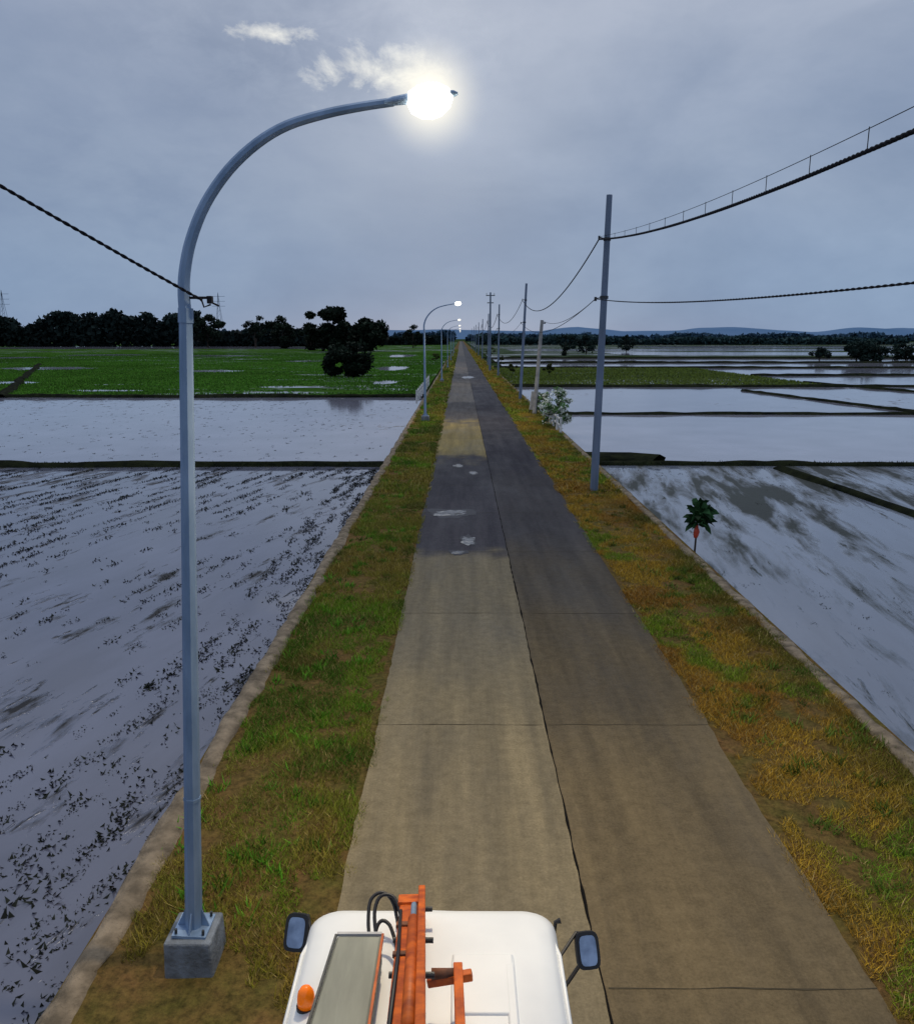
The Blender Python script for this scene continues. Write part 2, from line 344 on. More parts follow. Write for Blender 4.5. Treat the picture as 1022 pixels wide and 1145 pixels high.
# ------------------------------------------------------------ road slabs
def jx(yy): return (float(vn(yy*.9,7,33))-.5)*.014+(float(vn(yy*7.3,3,34))-.5)*.012
SL=[(-20,(.225,.188,.118)),(13,(.205,.176,.12),3),(20.4,(.068,.066,.078),.7),(27,(.055,.055,.066),4),(38,(.22,.18,.085),3.5),(54,(.08,.078,.082),5),(72,(.15,.14,.13),4),(100,(.09,.09,.095),5),(130,(.15,.14,.135),6),(190,(.10,.10,.105),10),(260,(.14,.135,.13),10)]  # left slab tones; yellow stretch has the second lamp's glow put into its colour
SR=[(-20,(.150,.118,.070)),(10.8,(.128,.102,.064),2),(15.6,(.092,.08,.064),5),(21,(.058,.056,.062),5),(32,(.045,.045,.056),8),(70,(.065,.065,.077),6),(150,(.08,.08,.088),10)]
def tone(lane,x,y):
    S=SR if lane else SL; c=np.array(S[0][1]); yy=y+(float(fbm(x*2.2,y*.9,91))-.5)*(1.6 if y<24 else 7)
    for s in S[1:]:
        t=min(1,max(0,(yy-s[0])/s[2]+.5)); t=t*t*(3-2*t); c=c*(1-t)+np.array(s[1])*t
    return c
def ed(yy,u,lane):
    j=(float(vn(yy*.8,lane,31))-.5)*.05+(float(vn(yy*5,lane,32))-.5)*.03 if yy<150 else 0
    if lane==0: e0,e1=RX0+j,RJ-.004+jx(yy)
    else: e0,e1=RJ+.006+jx(yy),RX1+j
    return e0+(e1-e0)*u
JN=[]
def slabs():
    V=[];Cc=[];rr=random.Random(3)
    for lane in(0,1):
        y=-8.6
        while y<1400:
            L=4.85 if y<150 else 25
            k=rr.uniform(.94,1.06); nseg=(24 if y<60 else 8) if L<10 else 2; nx=8 if y<60 else 2
            if y<130 and not (lane==0 and y<8): JN.append((lane,y))
            for s in range(nseg):
                ya=y+L*s/nseg; yb=y+L*(s+1)/nseg
                for q in range(nx):
                    qs=[(ed(ya,q/nx,lane),ya,0),(ed(ya,(q+1)/nx,lane),ya,0),(ed(yb,(q+1)/nx,lane),yb,0),(ed(yb,q/nx,lane),yb,0)]
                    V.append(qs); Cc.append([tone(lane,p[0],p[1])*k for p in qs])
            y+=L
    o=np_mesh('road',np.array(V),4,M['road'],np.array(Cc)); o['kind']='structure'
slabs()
V=[]
def jw(yy): return .006+.014*float(vn(yy*5,2,44))**2
for y in np.arange(-8,180,.1):
    V.append([(RJ+jx(y)-jw(y),y,.004),(RJ+jx(y)+jw(y),y,.004),(RJ+jx(y+.1)+jw(y+.1),y+.1,.004),(RJ+jx(y+.1)-jw(y+.1),y+.1,.004)])
o=np_mesh('road_joint',np.array(V),4,M['joint']); o['kind']='structure'
V=[]
for lane,y in JN:
    for q in range(24):
        u0,u1=q/24,(q+1)/24; x0=ed(y,u0,lane);x1=ed(y,u1,lane)
        if lane==0 and u1==1: x1-=.03
        if lane==1 and u0==0: x0+=.03
        f=lambda x:(y+(float(vn(x*3,y,61))-.5)*.03); wq=lambda x:.002+.010*float(vn(x*5,y,62))**1.5
        V.append([(x0,f(x0)-wq(x0),.0045),(x1,f(x1)-wq(x1),.0045),(x1,f(x1)+wq(x1),.0045),(x0,f(x0)+wq(x0),.0045)])
o=np_mesh('road_joint',np.array(V),4,M['crossjoint']); o['kind']='structure'
def puddle(px,py,rx,ry,seed):
    c=P(px,py,Z=0); blob('damp_patch',c.x,c.y,rx*1.25,ry*1.5,seed+50,.0065,'damp'); blob('puddle',c.x,c.y,rx,ry,seed,.010,'puddle',60)
puddle(503,574,.60,.42,3); puddle(524,605,.18,.40,2); puddle(512,618,.2,.14,3); puddle(512,521,.2,.4,5); puddle(529,529,.16,.35,6)
puddle(524,422,.8,3,8)
# ------------------------------------------------------------ grass
def blades(name,x,y,z,h,wd,col,lean=.5,mat='grass'):
    n=len(x); a=rng.uniform(0,2*np.pi,n); la=rng.uniform(0,2*np.pi,n); ll=h*lean*rng.uniform(.2,1.3,n)
    dx=np.cos(a)*wd/2;dy=np.sin(a)*wd/2; V=np.zeros((n,3,3))
    V[:,0]=np.stack([x-dx,y-dy,z],-1);V[:,1]=np.stack([x+dx,y+dy,z],-1)
    V[:,2]=np.stack([x+np.cos(la)*ll,y+np.sin(la)*ll,z+h],-1)
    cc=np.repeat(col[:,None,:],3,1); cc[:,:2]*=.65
    return np_mesh(name,V,3,M[mat],cc)
def verge_grass(x0,x1,side,lab):
    X=[];Y=[];H=[];Wd=[]
    for y0,y1,den,hh,ww in((2.5,14,4300,.052,.009),(14,28,2400,.058,.013),(28,60,650,.085,.032),(60,130,130,.14,.08),(130,400,16,.22,.25)):
        if side: hh*=.85
        n=int((x1-x0)*(y1-y0)*den); x=rng.uniform(x0,x1,n);y=rng.uniform(y0,y1,n)
        d=fbm(x*1.4,y*1.4,50+side)+.25*(fbm(x*6,y*6,52)-.5)
        edge=np.minimum(x-x0,x1-x); thr=.32+.18*(edge<.18)
        if side==0: thr=thr+.30*np.clip(1.25-np.hypot(x-(-2.5),(y-6.1)*.8),0,1)+.22*np.clip((6.3-y)/1.2,0,1)
        else: thr=thr+.16*np.clip((6.8-y)/1.5,0,1)*(x<4.6)
        keep=d>thr; x,y,d=x[keep],y[keep],d[keep]
        X.append(x);Y.append(y);H.append(hh*(.35+1.5*rng.random(len(x))**1.7)*(.35+1.35*d));Wd.append(ww*rng.uniform(.6,1.3,len(x)))
    x=np.concatenate(X);y=np.concatenate(Y);h=np.concatenate(H);wd=np.concatenate(Wd); n=len(x)
    g=fbm(x*.55,y*.4,60+side)+.5*(fbm(x*2.5,y*2.5,61+side)-.5)
    green=np.array([.18,.38,.02]);dg=np.array([.06,.13,.02]);gold=np.array([.64,.40,.045]);rust=np.array([.44,.22,.035]); olive=np.array([.36,.32,.05])
    if side==0:
        t=np.clip((g-.40)/.18,0,1)[:,None]; inner=np.clip((x+2.0)/.8,0,1)[:,None]
        col=(olive*(1-t)+green*t); col=col*(1-.35*inner)+olive*.35*inner
        brn=np.clip((fbm(x*.7+5,y*.35,68)-.50)/.12,0,1)[:,None]; col=col*(1-.6*brn)+np.array([.38,.27,.06])*.6*brn
        near=np.clip((7.4-y)/2,0,1)[:,None]; col=col*(1-near*.6)+rust*.6*near
        dgp=np.clip((fbm(x*.8,y*.5,66)-.52)/.1,0,1)[:,None]; col=col*(1-.65*dgp)+dg*.65*dgp
    else:
        t=.85*np.clip((g-.57)/.10,0,1)[:,None]; u=np.clip((fbm(x*.9,y*.6,71)-.42)/.25,0,1)[:,None]
        spot=np.exp(-(((x-4.35)/.38)**2+((y-7.6)/.75)**2))[:,None]; t=np.clip(t+spot*1.2,0,1)
        col=(gold*(1-u)+rust*u)*(1-t)+green*t
        far=np.clip((y-26)/20,0,1)[:,None]; col=col*(1-.3*far)+olive*.3*far
        inn=np.clip((x-4.8)/.9,0,1)[:,None]*np.clip((fbm(x*1.2,y*.7,77)-.33)/.25,0,1)[:,None]; col=col*(1-.75*inn)+dg*.75*inn
    r=rng.random(n)[:,None]; dry=(rng.random(n)<.10)[:,None]
    col=np.where(dry,np.array([.55,.42,.16]),col)*(.4+.95*r)
    z=-.03+np.zeros(n)
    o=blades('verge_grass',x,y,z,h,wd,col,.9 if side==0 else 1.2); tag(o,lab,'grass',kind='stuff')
verge_grass(WL+.24,RX0+.08,0,'green and olive short grass on the left verge between road and wall')
verge_grass(RX1-.08,WR-.22,1,'golden brown dry grass on the right verge between road and wall')
def weeds(x0,x1,n,y0,y1,side,lab,col):
    cx_=rng.uniform(x0,x1,n);cy_=y0+(y1-y0)*rng.random(n)**1.3; k=26
    x=np.repeat(cx_,k)+rng.normal(0,.07,n*k);y=np.repeat(cy_,k)+rng.normal(0,.07,n*k)
    s=np.repeat(rng.uniform(.5,1.3,n),k)
    c=np.repeat(np.array(col)[None]*rng.uniform(.5,1.5,(n,1)),k,0)*rng.uniform(.7,1.3,(n*k,1))
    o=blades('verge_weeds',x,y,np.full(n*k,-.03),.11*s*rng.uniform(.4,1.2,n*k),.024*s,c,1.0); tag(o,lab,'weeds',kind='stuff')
weeds(WL+.4,RX0-.2,260,6.8,40,0,'bright and dark green weed clumps scattered through the left verge grass',(.10,.27,.02))
weeds(RX1+.3,WR-.4,240,4,40,1,'dull green weed clumps scattered through the right verge grass',(.11,.17,.025))
def tufts(name,xs,ys,size,lab,col=(.020,.024,.018),k=16):
    n=len(xs); x=np.repeat(xs,k)+rng.normal(0,1,n*k)*np.repeat(size,k)*.75; y=np.repeat(ys,k)+rng.normal(0,1,n*k)*np.repeat(size,k)*1.5
    h=np.repeat(size,k)*rng.uniform(.15,.6,n*k)
    c=np.array(col)[None]*rng.uniform(.5,1.7,(n*k,1))
    o=blades(name,x,y,np.full(n*k,WZ-.01),h,np.repeat(size,k)*.6,c,1.6); tag(o,lab,'rice stubble',kind='stuff')
X=[];Y=[];S=[]
ca,sa=math.cos(R(14)),math.sin(R(14))
for ri,r_ in enumerate(np.arange(-12,38,.72)):
    u=np.arange(-12,48,.14); vv=-r_+rng.normal(0,.055,len(u))+.16*(vn(u*.4,ri*7.0,88)-.5); u=u+rng.normal(0,.05,len(u))
    x=WL+vv*ca+u*sa; y=u*ca-vv*sa
    run=vn(u*.6,ri*3.7,84)*.6+vn(u*1.7,ri*5.1,85)*.4
    dn=fbm(x*.22,y*.12,80)+.14*np.clip((12-y)/7,0,1); p=np.clip((dn-.20)*2.4,0.1,.95)*np.clip((run-.36)/.14,0.03,1)
    kk=(rng.random(len(y))<p)&(x<WL-.15)&(x>-40)&(y>0)&(y<38.2); X.append(x[kk]);Y.append(y[kk]);S.append(rng.uniform(.045,.125,kk.sum())*(.6+.7*run[kk]))
u=np.arange(2,38,.13)
for off in(.45,1.0,1.6): 
    x=WL-off+rng.normal(0,.08,len(u)); run=vn(u*1.3,off*5,5); kk=rng.random(len(u))<np.where(u>13,.9,.5)*np.clip((run-.3)/.2,0,1); X.append(x[kk]);Y.append(u[kk]);S.append(rng.uniform(.05,.13,kk.sum()))
X=np.concatenate(X);Y=np.concatenate(Y);S=np.concatenate(S)
tufts('rice_stubble',X,Y,S,'dark rice stubble tufts in rows across the near left flooded paddy')
n=1400; tufts('rice_stubble',rng.uniform(-50,WL-1,n),rng.uniform(41,84,n),rng.uniform(.03,.09,n),'sparse dark stubble specks in the far left flooded paddy',(.05,.055,.04))
n=1800; xx=rng.uniform(WR+.3,50,n);yy=rng.uniform(5,38,n);kk=fbm(xx*.3,yy*.3,90)>.45
tufts('rice_stubble',xx[kk],yy[kk],rng.uniform(.02,.07,kk.sum()),'sparse dark stubble specks in the near right muddy paddy')
def bundgrass(pts,n,lab,s=.10,wd=.4):
    x=[];y=[]
    for (a,b) in zip(pts[:-1],pts[1:]):
        t=rng.random(n); x.append(a[0]+(b[0]-a[0])*t+rng.normal(0,wd*.3,n));y.append(a[1]+(b[1]-a[1])*t+rng.normal(0,wd*.45,n))
    x=np.concatenate(x);y=np.concatenate(y);m_=len(x)
    c=np.array([.022,.034,.012])[None]*rng.uniform(.5,1.8,(m_,1))
    o=blades('bund_grass',x,y,np.full(m_,WZ+.08),s*rng.uniform(.5,1.5,m_),np.full(m_,.06),c,.8); tag(o,lab,'grass',kind='stuff')
bundgrass([(WL-.2,38.9),(-45,38.7)],3500,'dark grass growing on the bund across the left paddy')
bundgrass([(WR,39.2),(60,39.1)],2500,'dark grass growing on the bund across the right paddy')
n=130000; y=86+ (330-86)*rng.random(n)**.95; x=-rng.random(n)*(y*.62)-4.5
kk=fbm(x*.05+3,y*.16,95)>.30
for (cx_,cy_,rx,ry) in PL: kk&=((x-cx_)/rx)**2+((y-cy_)/ry)**2>.75+.5*rng.random(n)
x=x[kk];y=y[kk];n=len(x)
c=np.array([.085,.22,.022])[None]*rng.uniform(.5,1.5,(n,1))*(.45+1.1*fbm(x*.04,y*.03,97))[:,None]
o=blades('young_rice',x,y,np.full(n,WZ),.20*rng.uniform(.5,1.2,n),np.full(n,.26),c,.5); tag(o,'bright green young rice filling the field beyond the left paddies','rice',kind='stuff')
n=22000; y=rng.uniform(105,169,n);x=rng.uniform(WR,48,n); c=np.array([.17,.22,.04])[None]*rng.uniform(.5,1.5,(n,1))
o=blades('young_rice',x,y,np.full(n,WZ),.25*rng.uniform(.5,1.2,n),np.full(n,.28),c,.4); tag(o,'olive green rice strip right of the road beyond the pale paddies','rice',kind='stuff')
# ------------------------------------------------------------ trees
def leafquads(cen,size):
    n=len(cen); a=rng.normal(size=(n,3));a/=np.linalg.norm(a,axis=1,keepdims=True); b=np.cross(a,rng.normal(size=(n,3)));b/=np.linalg.norm(b,axis=1,keepdims=True)
    s=size[:,None]; V=np.stack([cen-a*s,cen+b*s*.6,cen+a*s,cen-b*s*.6],1); return V
def crown(name,W_,H_,zb,nclump,nleaf,ls,col,parent=None,white=0):
    cl_=[]
    for i in range(nclump):
        while True:
            p=rng.uniform(-1,1,3)
            if np.linalg.norm(p)<1.05: break
        cl_.append([p[0]*W_/2*.9,p[1]*W_/2*.9,zb+H_*(.48+.47*p[2]*(1-.2*abs(p[0])))])
    cl_=np.array(cl_); idx=rng.integers(0,nclump,nleaf); r=(W_/2)*rng.uniform(.18,.42,nclump)
    d=rng.normal(size=(nleaf,3)); d/=np.linalg.norm(d,axis=1,keepdims=True)
    cen=cl_[idx]+d*(r[idx]*rng.random(nleaf)**.5*rng.uniform(.8,1.25,nleaf))[:,None]*np.array([1,1,.7])
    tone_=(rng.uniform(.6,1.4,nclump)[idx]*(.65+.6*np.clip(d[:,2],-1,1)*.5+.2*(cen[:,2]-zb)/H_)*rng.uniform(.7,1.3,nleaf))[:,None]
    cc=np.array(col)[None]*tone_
    if white: wm=(rng.random(nleaf)<np.where(idx%2==0,white*1.6,white*.4)); cc[wm]=np.array([.85,.88,.80])*rng.uniform(.75,1,(wm.sum(),1))
    c=np.repeat(cc[:,None,:],4,1)
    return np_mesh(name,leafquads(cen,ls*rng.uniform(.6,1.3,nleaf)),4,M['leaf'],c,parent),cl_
def tree(name,x,y,H_,W_,lab,cat='tree',group=None,col=(.03,.05,.02),trunk=.25,z=-.85,nleaf=1600,nclump=16,ls=None,white=0):
    r=empty(name,(x,y,z)); tag(r,lab,cat,group)
    cr_,cl_=crown('crown',W_,H_*(1-trunk),H_*trunk,nclump,nleaf,ls or max(.06,W_*.045),col,r,white)
    mb=MB(); mb.tube([(0,0,-.1),(.03*H_*.3,0,H_*trunk),(0,.02,H_*.6)],[H_*.032,H_*.024,H_*.01],8)
    for k in range(4): c=cl_[k%len(cl_)]; mb.tube([(0.01*H_,0,H_*(trunk+.03*k)),tuple(c)],[H_*.012,H_*.004],6)
    mb.build('trunk',M['trunk'],r); return r
gt='trees standing in the left green rice fields'
def tp(px,top,base,wpx,lab,name='tree',**k):
    g0=P(px,base,Z=-.7); dist=g0.y; s=(dist)/F
    tree(name,g0.x,g0.y,(base-top)*s*1.03,wpx*s,lab,**k)
dc=(.013,.023,.014)
tp(389,384,423,52,'dark rounded bushy tree standing alone in the green field nearest the road',trunk=.02,nleaf=7000,nclump=34,group=gt,col=dc)
tp(368,341,393,50,'tallest dark tree rising above the treeline left of the road',nleaf=7000,trunk=.06,nclump=28,group=gt,col=dc)
tp(408,357,393,54,'broad dark tree just right of the tallest tree',nleaf=7000,trunk=.02,nclump=30,group=gt,col=dc)
tp(348,362,392,30,'low dark tree tucked against the left side of the tallest tree',nleaf=3000,trunk=.04,nclump=18,group=gt,col=dc)
tp(317,353,390,34,'medium dark tree left of the tallest tree',nleaf=3500,trunk=.06,group=gt,col=dc)
tp(286,350,389,24,'narrow dark tree standing slightly above the belt left of centre',nleaf=2200,trunk=.1,group=gt,col=dc)
tp(462,364,389,20,'small dark tree close to the far left roadside',nleaf=1600,trunk=.1,group=gt,col=dc)
tp(233,350,389,40,'wide dark tree seen just right of the near lamp pole',nleaf=3000,trunk=.1,group=gt,col=dc)
gr='trees along the right horizon'
dr_=(.016,.032,.026)
tp(965,381,404,44,'dark rounded tree on the far right horizon, largest of that side',nleaf=3000,trunk=.02,nclump=26,group=gr,col=dr_)
tp(915,388,403,26,'small dark tree left of the largest right horizon tree',nleaf=1400,trunk=.02,group=gr,col=dr_)
tp(1012,384,403,34,'dark tree at the right edge of the horizon',nleaf=1500,trunk=.02,group=gr,col=dr_)
tp(632,372,398,24,'dark tree right of the road behind the short concrete pole',nleaf=1500,trunk=.05,group=gr,col=dr_)
tp(655,376,396,26,'low dark tree second right of the road behind the poles',nleaf=1500,trunk=.05,group=gr,col=dr_)
tp(700,376,394,20,'low dark tree just right of the tall near pole on the horizon',nleaf=1400,trunk=.05,group=gr,col=dr_)
def treeline(name,segs,lab,col,leafs=1.5,den=26,seed=1):
    V=[];Cc=[]
    for (x0,y0,x1,y1,h) in segs:
        L=math.hypot(x1-x0,y1-y0); n=int(L*den); t=rng.random(n); 
        hp=h*(.35+.75*fbm(t*L/45,t*0,seed)+.45*(fbm(t*L/9,t*0,seed+4)-.4)); zz=-.7+hp*rng.random(n)**.8
        cen=np.stack([x0+(x1-x0)*t,y0+(y1-y0)*t+rng.uniform(-9,9,n),zz],-1)
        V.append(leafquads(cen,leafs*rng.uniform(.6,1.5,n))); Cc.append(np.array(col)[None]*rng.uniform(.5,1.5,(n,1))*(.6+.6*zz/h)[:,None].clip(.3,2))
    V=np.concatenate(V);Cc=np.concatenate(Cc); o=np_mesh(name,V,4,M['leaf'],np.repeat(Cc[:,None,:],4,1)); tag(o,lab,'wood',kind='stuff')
treeline('tree_belt',[(-520,560,-190,600,28),(-190,600,-75,640,18),(-75,700,-12,760,11)],'dark belt of trees along the left horizon behind the green field',(.013,.024,.022),1.9,60)
treeline('tree_belt',[(14,760,120,740,9),(120,740,420,780,7),(420,700,900,760,7)],'low dark belt of trees along the right horizon',(.03,.062,.065),1.6,26,9)
treeline('tree_belt',[(-1400,1500,-12,1600,20),(12,1600,1600,1500,15)],'distant blue green woods at the foot of the hills',(.05,.10,.155),5,8,15)  # blue haze of distance put into the leaf colour
for i,(px,py,s,lab) in enumerate([(560,408,1.5,'small olive bush right of the far road'),(549,398,2.2,'taller bush at the far right roadside'),(487,404,1.6,'small bush left of the far road'),(614,418,1.3,'low bush just behind the short concrete pole'),(573,416,1.2,'low rounded bush between the far poles')]):
    g0=P(px,py,Z=0); tree('bush',g0.x,g0.y,s*1.3,s*1.5,lab,'bush',None,(.06,.07,.02),.1,z=-.1,nleaf=700,nclump=10,ls=.12)
for px,py,h_,w_,wh,lab in[(622,477,2.5,2.1,.42,'leafy roadside bush with whitish patches right of the short leaning pole'),(606,463,2.0,1.2,.3,'narrower leafy bush with few white patches touching the short leaning pole')]:
    g0=P(px,py,Z=-.05); tree('flowering_bush',g0.x,g0.y,h_,w_,lab,'bush',None,(.12,.24,.07),.0,z=-.1,nleaf=3200,nclump=30,ls=.085,white=wh)
def hills(y,x0,x1,h,seed):
    n=120; vs=[];fs=[]
    for i in range(n+1):
        x=x0+(x1-x0)*i/n; hh=h*(.35+.9*float(fbm(i*.09,seed,seed)))*min(1,i/14,(n-i)/14)
        vs+=[(x,y,-1),(x,y+300,hh*.8),(x,y+600,hh),(x,y+1400,-1)]
    for i in range(n):
        for k in range(3): a=i*4+k; fs.append((a,a+4,a+5,a+1))
    m_=MB(); m_.add(vs,fs); o=m_.build('hills',M['hill'],smooth=True); o['kind']='structure'
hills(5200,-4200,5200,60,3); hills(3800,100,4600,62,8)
# ------------------------------------------------------------ street lamps
LX,LD=-2.40,6.3
lean=R(3.5)
def unlean(p):
    x=p.x-LX; z=p.z-.30; c,s=math.cos(lean),math.sin(lean)
    return Vector((x*c-z*s,0,x*s+z*c+.30))
arm_px=[(208,352),(206,330),(207,303),(214,268),(230,228),(256,190),(288,160),(322,140),(365,127),(405,119),(440,114)]
arm=[unlean(P(a,b,D=LD)) for a,b in arm_px]
def smooth_path(pts,n):
    out=[]
    for i in range(len(pts)-1):
        p0=pts[max(i-1,0)];p1=pts[i];p2=pts[i+1];p3=pts[min(i+2,len(pts)-1)]
        for k in range(n):
            t=k/n; out.append(.5*((2*p1)+(p2-p0)*t+(2*p0-5*p1+4*p2-p3)*t*t+(3*p1-p0-3*p2+p3)*t**3))
    out.append(pts[-1]); return out
def make_lamp():
    r=empty('street_lamp',(LX,LD,0))
    mb=MB(); mb.box((0,0,.09),(.44,.44,.42),taper=.94); f=mb.build('footing',M['footing'],r,bevel=.02)
    zb=.30
    mb=MB(); zt=arm[0].z; x0=arm[0].x
    mb.tube([(0,0,zb+.02),(x0*.35,0,zb+(zt-zb)*.35),(x0*.99,0,zt-.02)],[.076,.066,.050],8)
    pole=mb.build('pole',M['galv'],r)
    mb=MB(); mb.box((0,0,zb+.015),(.30,.30,.026)); bp=mb.build('base_plate',M['galv'],r)
    for k in range(4):
        q=Matrix.Rotation(k*math.pi/2,3,'Z'); mb=MB(); mb.add([q@Vector(v) for v in((.07,-.006,zb+.03),(.14,-.006,zb+.03),(.07,-.006,zb+.2),(.07,.006,zb+.03),(.14,.006,zb+.03),(.07,.006,zb+.2))],[(0,1,2),(5,4,3),(0,3,4,1),(1,4,5,2),(2,5,3,0)]); mb.build('gusset',M['galv'],bp)
        pp=q@Vector((.12,.12,zb+.04)); mb=MB(); mb.tube([pp-Vector((0,0,.02)),pp+Vector((0,0,.035))],.013,6); mb.build('anchor_bolt',M['dark'],bp)
    mb=MB(); mb.tube([(x0*.97,0,zt-.06),(x0,0,zt+.05)],[.058,.056],8); col_=mb.build('collar',M['galv'],r)
    mb=MB(); mb.tube([(x0*.2,0,zb+1.28),(x0*.2,0,zb+1.31)],[.074,.074],8); band=mb.build('pole_band',M['galv'],r)
    pth=smooth_path(arm,4); n=len(pth); mb=MB(); mb.tube(pth,[.047-.017*i/n for i in range(n)],8); am=mb.build('arm',M['galv'],r,smooth=False)
    a,b=unlean(P(430,116,D=LD)),unlean(P(512,105,D=LD)); dr=(b-a).normalized(); upv=Vector((-dr.z,0,dr.x)); sd_=Vector((0,1,0))
    L=(b-a).length; rings=[(0,.035,.03),(.12,.05,.040),(.3,.06,.046),(.55,.07,.045),(.8,.07,.04),(.95,.05,.025),(1,.02,.012)]
    vs=[];fs=[]; K=12
    for (t,wy,hz) in rings:
        for k in range(K):
            an=2*math.pi*k/K; zz=math.sin(an)*hz*(1 if math.sin(an)>0 else .45); vs.append(a+dr*L*t+sd_*math.cos(an)*wy+upv*zz)
    for i in range(len(rings)-1):
        for k in range(K): fs.append((i*K+k,i*K+(k+1)%K,(i+1)*K+(k+1)%K,(i+1)*K+k))
    fs.append(tuple(range(K))); fs.append(tuple((len(rings)-1)*K+k for k in range(K))[::-1])
    mb=MB(); mb.add(vs,fs); hd=mb.build('lamp_head',M['galv'],r,smooth=True)
    vs=[];fs=[]; rr=[(.31,.03,.03,.03),(.35,.085,.09,.055),(.47,.12,.13,.085),(.61,.13,.145,.095),(.75,.12,.13,.085),(.87,.085,.085,.05),(.92,.03,.03,.02)]; K=16  # lens swollen around the head, its glowing shape stands in for glare
    for (t,wy,dn,upz) in rr:
        for k in range(K):
            u=2*math.pi*k/K; zz=math.sin(u); vs.append(a+dr*L*t+sd_*math.cos(u)*wy+upv*(zz*(upz if zz>0 else dn)))
    for i in range(len(rr)-1):
        for k in range(K): fs.append((i*K+k,i*K+(k+1)%K,(i+1)*K+(k+1)%K,(i+1)*K+k))
    mb=MB(); mb.add(vs,fs); ln=mb.build('lens',M['lens'],hd,smooth=True)
    parts=[pole,bp,col_,band,am,hd]
    hp=a+dr*L*.62+upv*-.25
    return r,parts,hp
lamp,lparts,hp=make_lamp()
def lean_parts(parts,ang):
    for p in parts:
        p.matrix_local=Matrix.Translation((0,0,.30))@Matrix.Rotation(ang,4,'Y')@Matrix.Translation((0,0,-.30))
def add_light(root,ang,power):
    l=bpy.data.lights.new('lamp_light','SPOT'); l.energy=power; l.spot_size=R(150); l.spot_blend=1; l.color=(1,.82,.55); l.shadow_soft_size=.1
    o=bpy.data.objects.new('lamp_light',l); C.objects.link(o); o.parent=root
    v=Vector((0,0,.30))+Matrix.Rotation(ang,3,'Y')@(hp-Vector((0,0,.30))); o.location=v; o.rotation_euler=(0,R(-10),0)
far_data=[55,104,152,201,250,300]
ords=['second','third','fourth','fifth','sixth','seventh','eighth','ninth','tenth','eleventh','twelfth']
for i,d in enumerate(far_data):
    c=copy_tree(lamp); c.location=(LX,d,0); c['group']='street lamps along the left verge'; c['category']='street lamp'
    c['label']=('lit street lamp farther down the left verge, second from the camera' if i==0 else f'small distant street lamp on the left verge, {ords[i]} from the camera')
    c.scale=(1.27,1.06,1.06)
    if i>=1:
        for h_ in c.children:
            for l_ in h_.children:
                if l_.name.startswith('lens'): l_.material_slots[0].link='OBJECT'; l_.material_slots[0].material=M['lensfar']
    if i<3: add_light(c,0,[1000,600,400][i])
tag(lamp,'tall curved grey street lamp with lit head on a concrete block, nearest the truck','street lamp','street lamps along the left verge')
lean_parts(lparts,lean); add_light(lamp,lean,880)
cl0=P(222,336,D=LD)
mb=MB(); lx=cl0.x-LX; lz=cl0.z
mb.tube([(lx-.07,0,lz+.02),(lx+.07,0,lz+.02)],.011,6); mb.box((lx+.09,0,lz+.005),(.035,.05,.055)); mb.tube([(lx+.09,0,lz-.01),(lx+.15,.02,lz-.04)],.008,6)
mb.tube([(lx+.03,-.03,lz+.02),(lx+.05,-.03,lz-.05),(lx+.10,-.02,lz-.03)],.007,6)
mb.build('cable_clamp',M['cable'],lamp)
# ------------------------------------------------------------ utility poles
PH=10.3; AH=8.85
def make_pole(H_,r0,r1):
    r=empty('utility_pole'); mb=MB(); mb.tube([(0,0,-.6),(0,0,H_)],[r0,r1],12); mb.build('pole_shaft',M['polegrey'],r,smooth=False)
    mb=MB(); mb.tube([(0,0,AH-.05),(0,0,AH+.05)],[r1+.03,r1+.03],10); mb.tube([(0,0,AH),(-.26,0,AH+.06)],.02,6); mb.box((-.28,0,AH+.05),(.06,.08,.12)); mb.build('top_clamp',M['dark'],r)
    mb=MB(); mb.tube([(0,0,6.85),(0,0,6.95)],[r1+.05,r1+.05],10); mb.tube([(0,0,6.9),(-.28,0,6.86)],.02,6); mb.box((-.3,0,6.84),(.08,.08,.14)); mb.build('lower_clamp',M['dark'],r)
    return r
up=make_pole(PH,.15,.10); UX,UD=4.93,29.3
pl=[(UX,UD),(5.5,75),(5.55,121),(5.55,167),(5.6,213),(5.6,259),(5.6,305),(5.6,351),(5.6,420)]
for i,(x,y) in enumerate(pl):
    o=up if i==0 else copy_tree(up); o.location=(x,y,0); o.rotation_euler=(0,R(.9 if i==0 else (2.2 if i==1 else .4)),0)
    tag(o,'tall grey utility pole nearest the camera on the right verge' if i==0 else f'grey utility pole on the right verge, {ords[i-1]} from the camera','utility pole','utility poles along the right verge')
o=copy_tree(up); o.location=(UX,-17,0); tag(o,'grey utility pole behind the camera on the right verge','utility pole','utility poles along the right verge')
o=copy_tree(up); EX=cl0+(P(0,200,D=cl0.y-.95)-cl0)*6; o.location=(EX.x,EX.y,-.6); tag(o,'grey utility pole outside the frame left of the truck','utility pole','utility poles along the right verge')
r=empty('crossarm_pole',(5.0,140,0)); mb=MB(); mb.tube([(0,0,-.5),(0,0,13)],[.2,.14],8); mb.build('pole_shaft',M['polegrey'],r)
for hh,ww in((12.5,1.5),(11.3,1.1)):
    mb=MB(); mb.box((0,0,hh),(ww,.12,.14)); mb.build('crossarm',M['dark'],r)
for xx in(-.65,0,.65):
    mb=MB(); mb.tube([(xx,0,12.57),(xx,0,12.9)],.06,6); mb.build('insulator',M['whiteweather'],r)
tag(r,'distant utility pole with two crossarms, tallest of the far right row','utility pole')
b0=P(597,463,Z=-.03); t0=P(606,358,D=b0.y)
r=empty('concrete_post',b0); mb=MB(); mb.tube([(0,0,-.3),tuple(t0-b0)],[.17,.12],8); mb.build('post_shaft',M['concpole'],r)
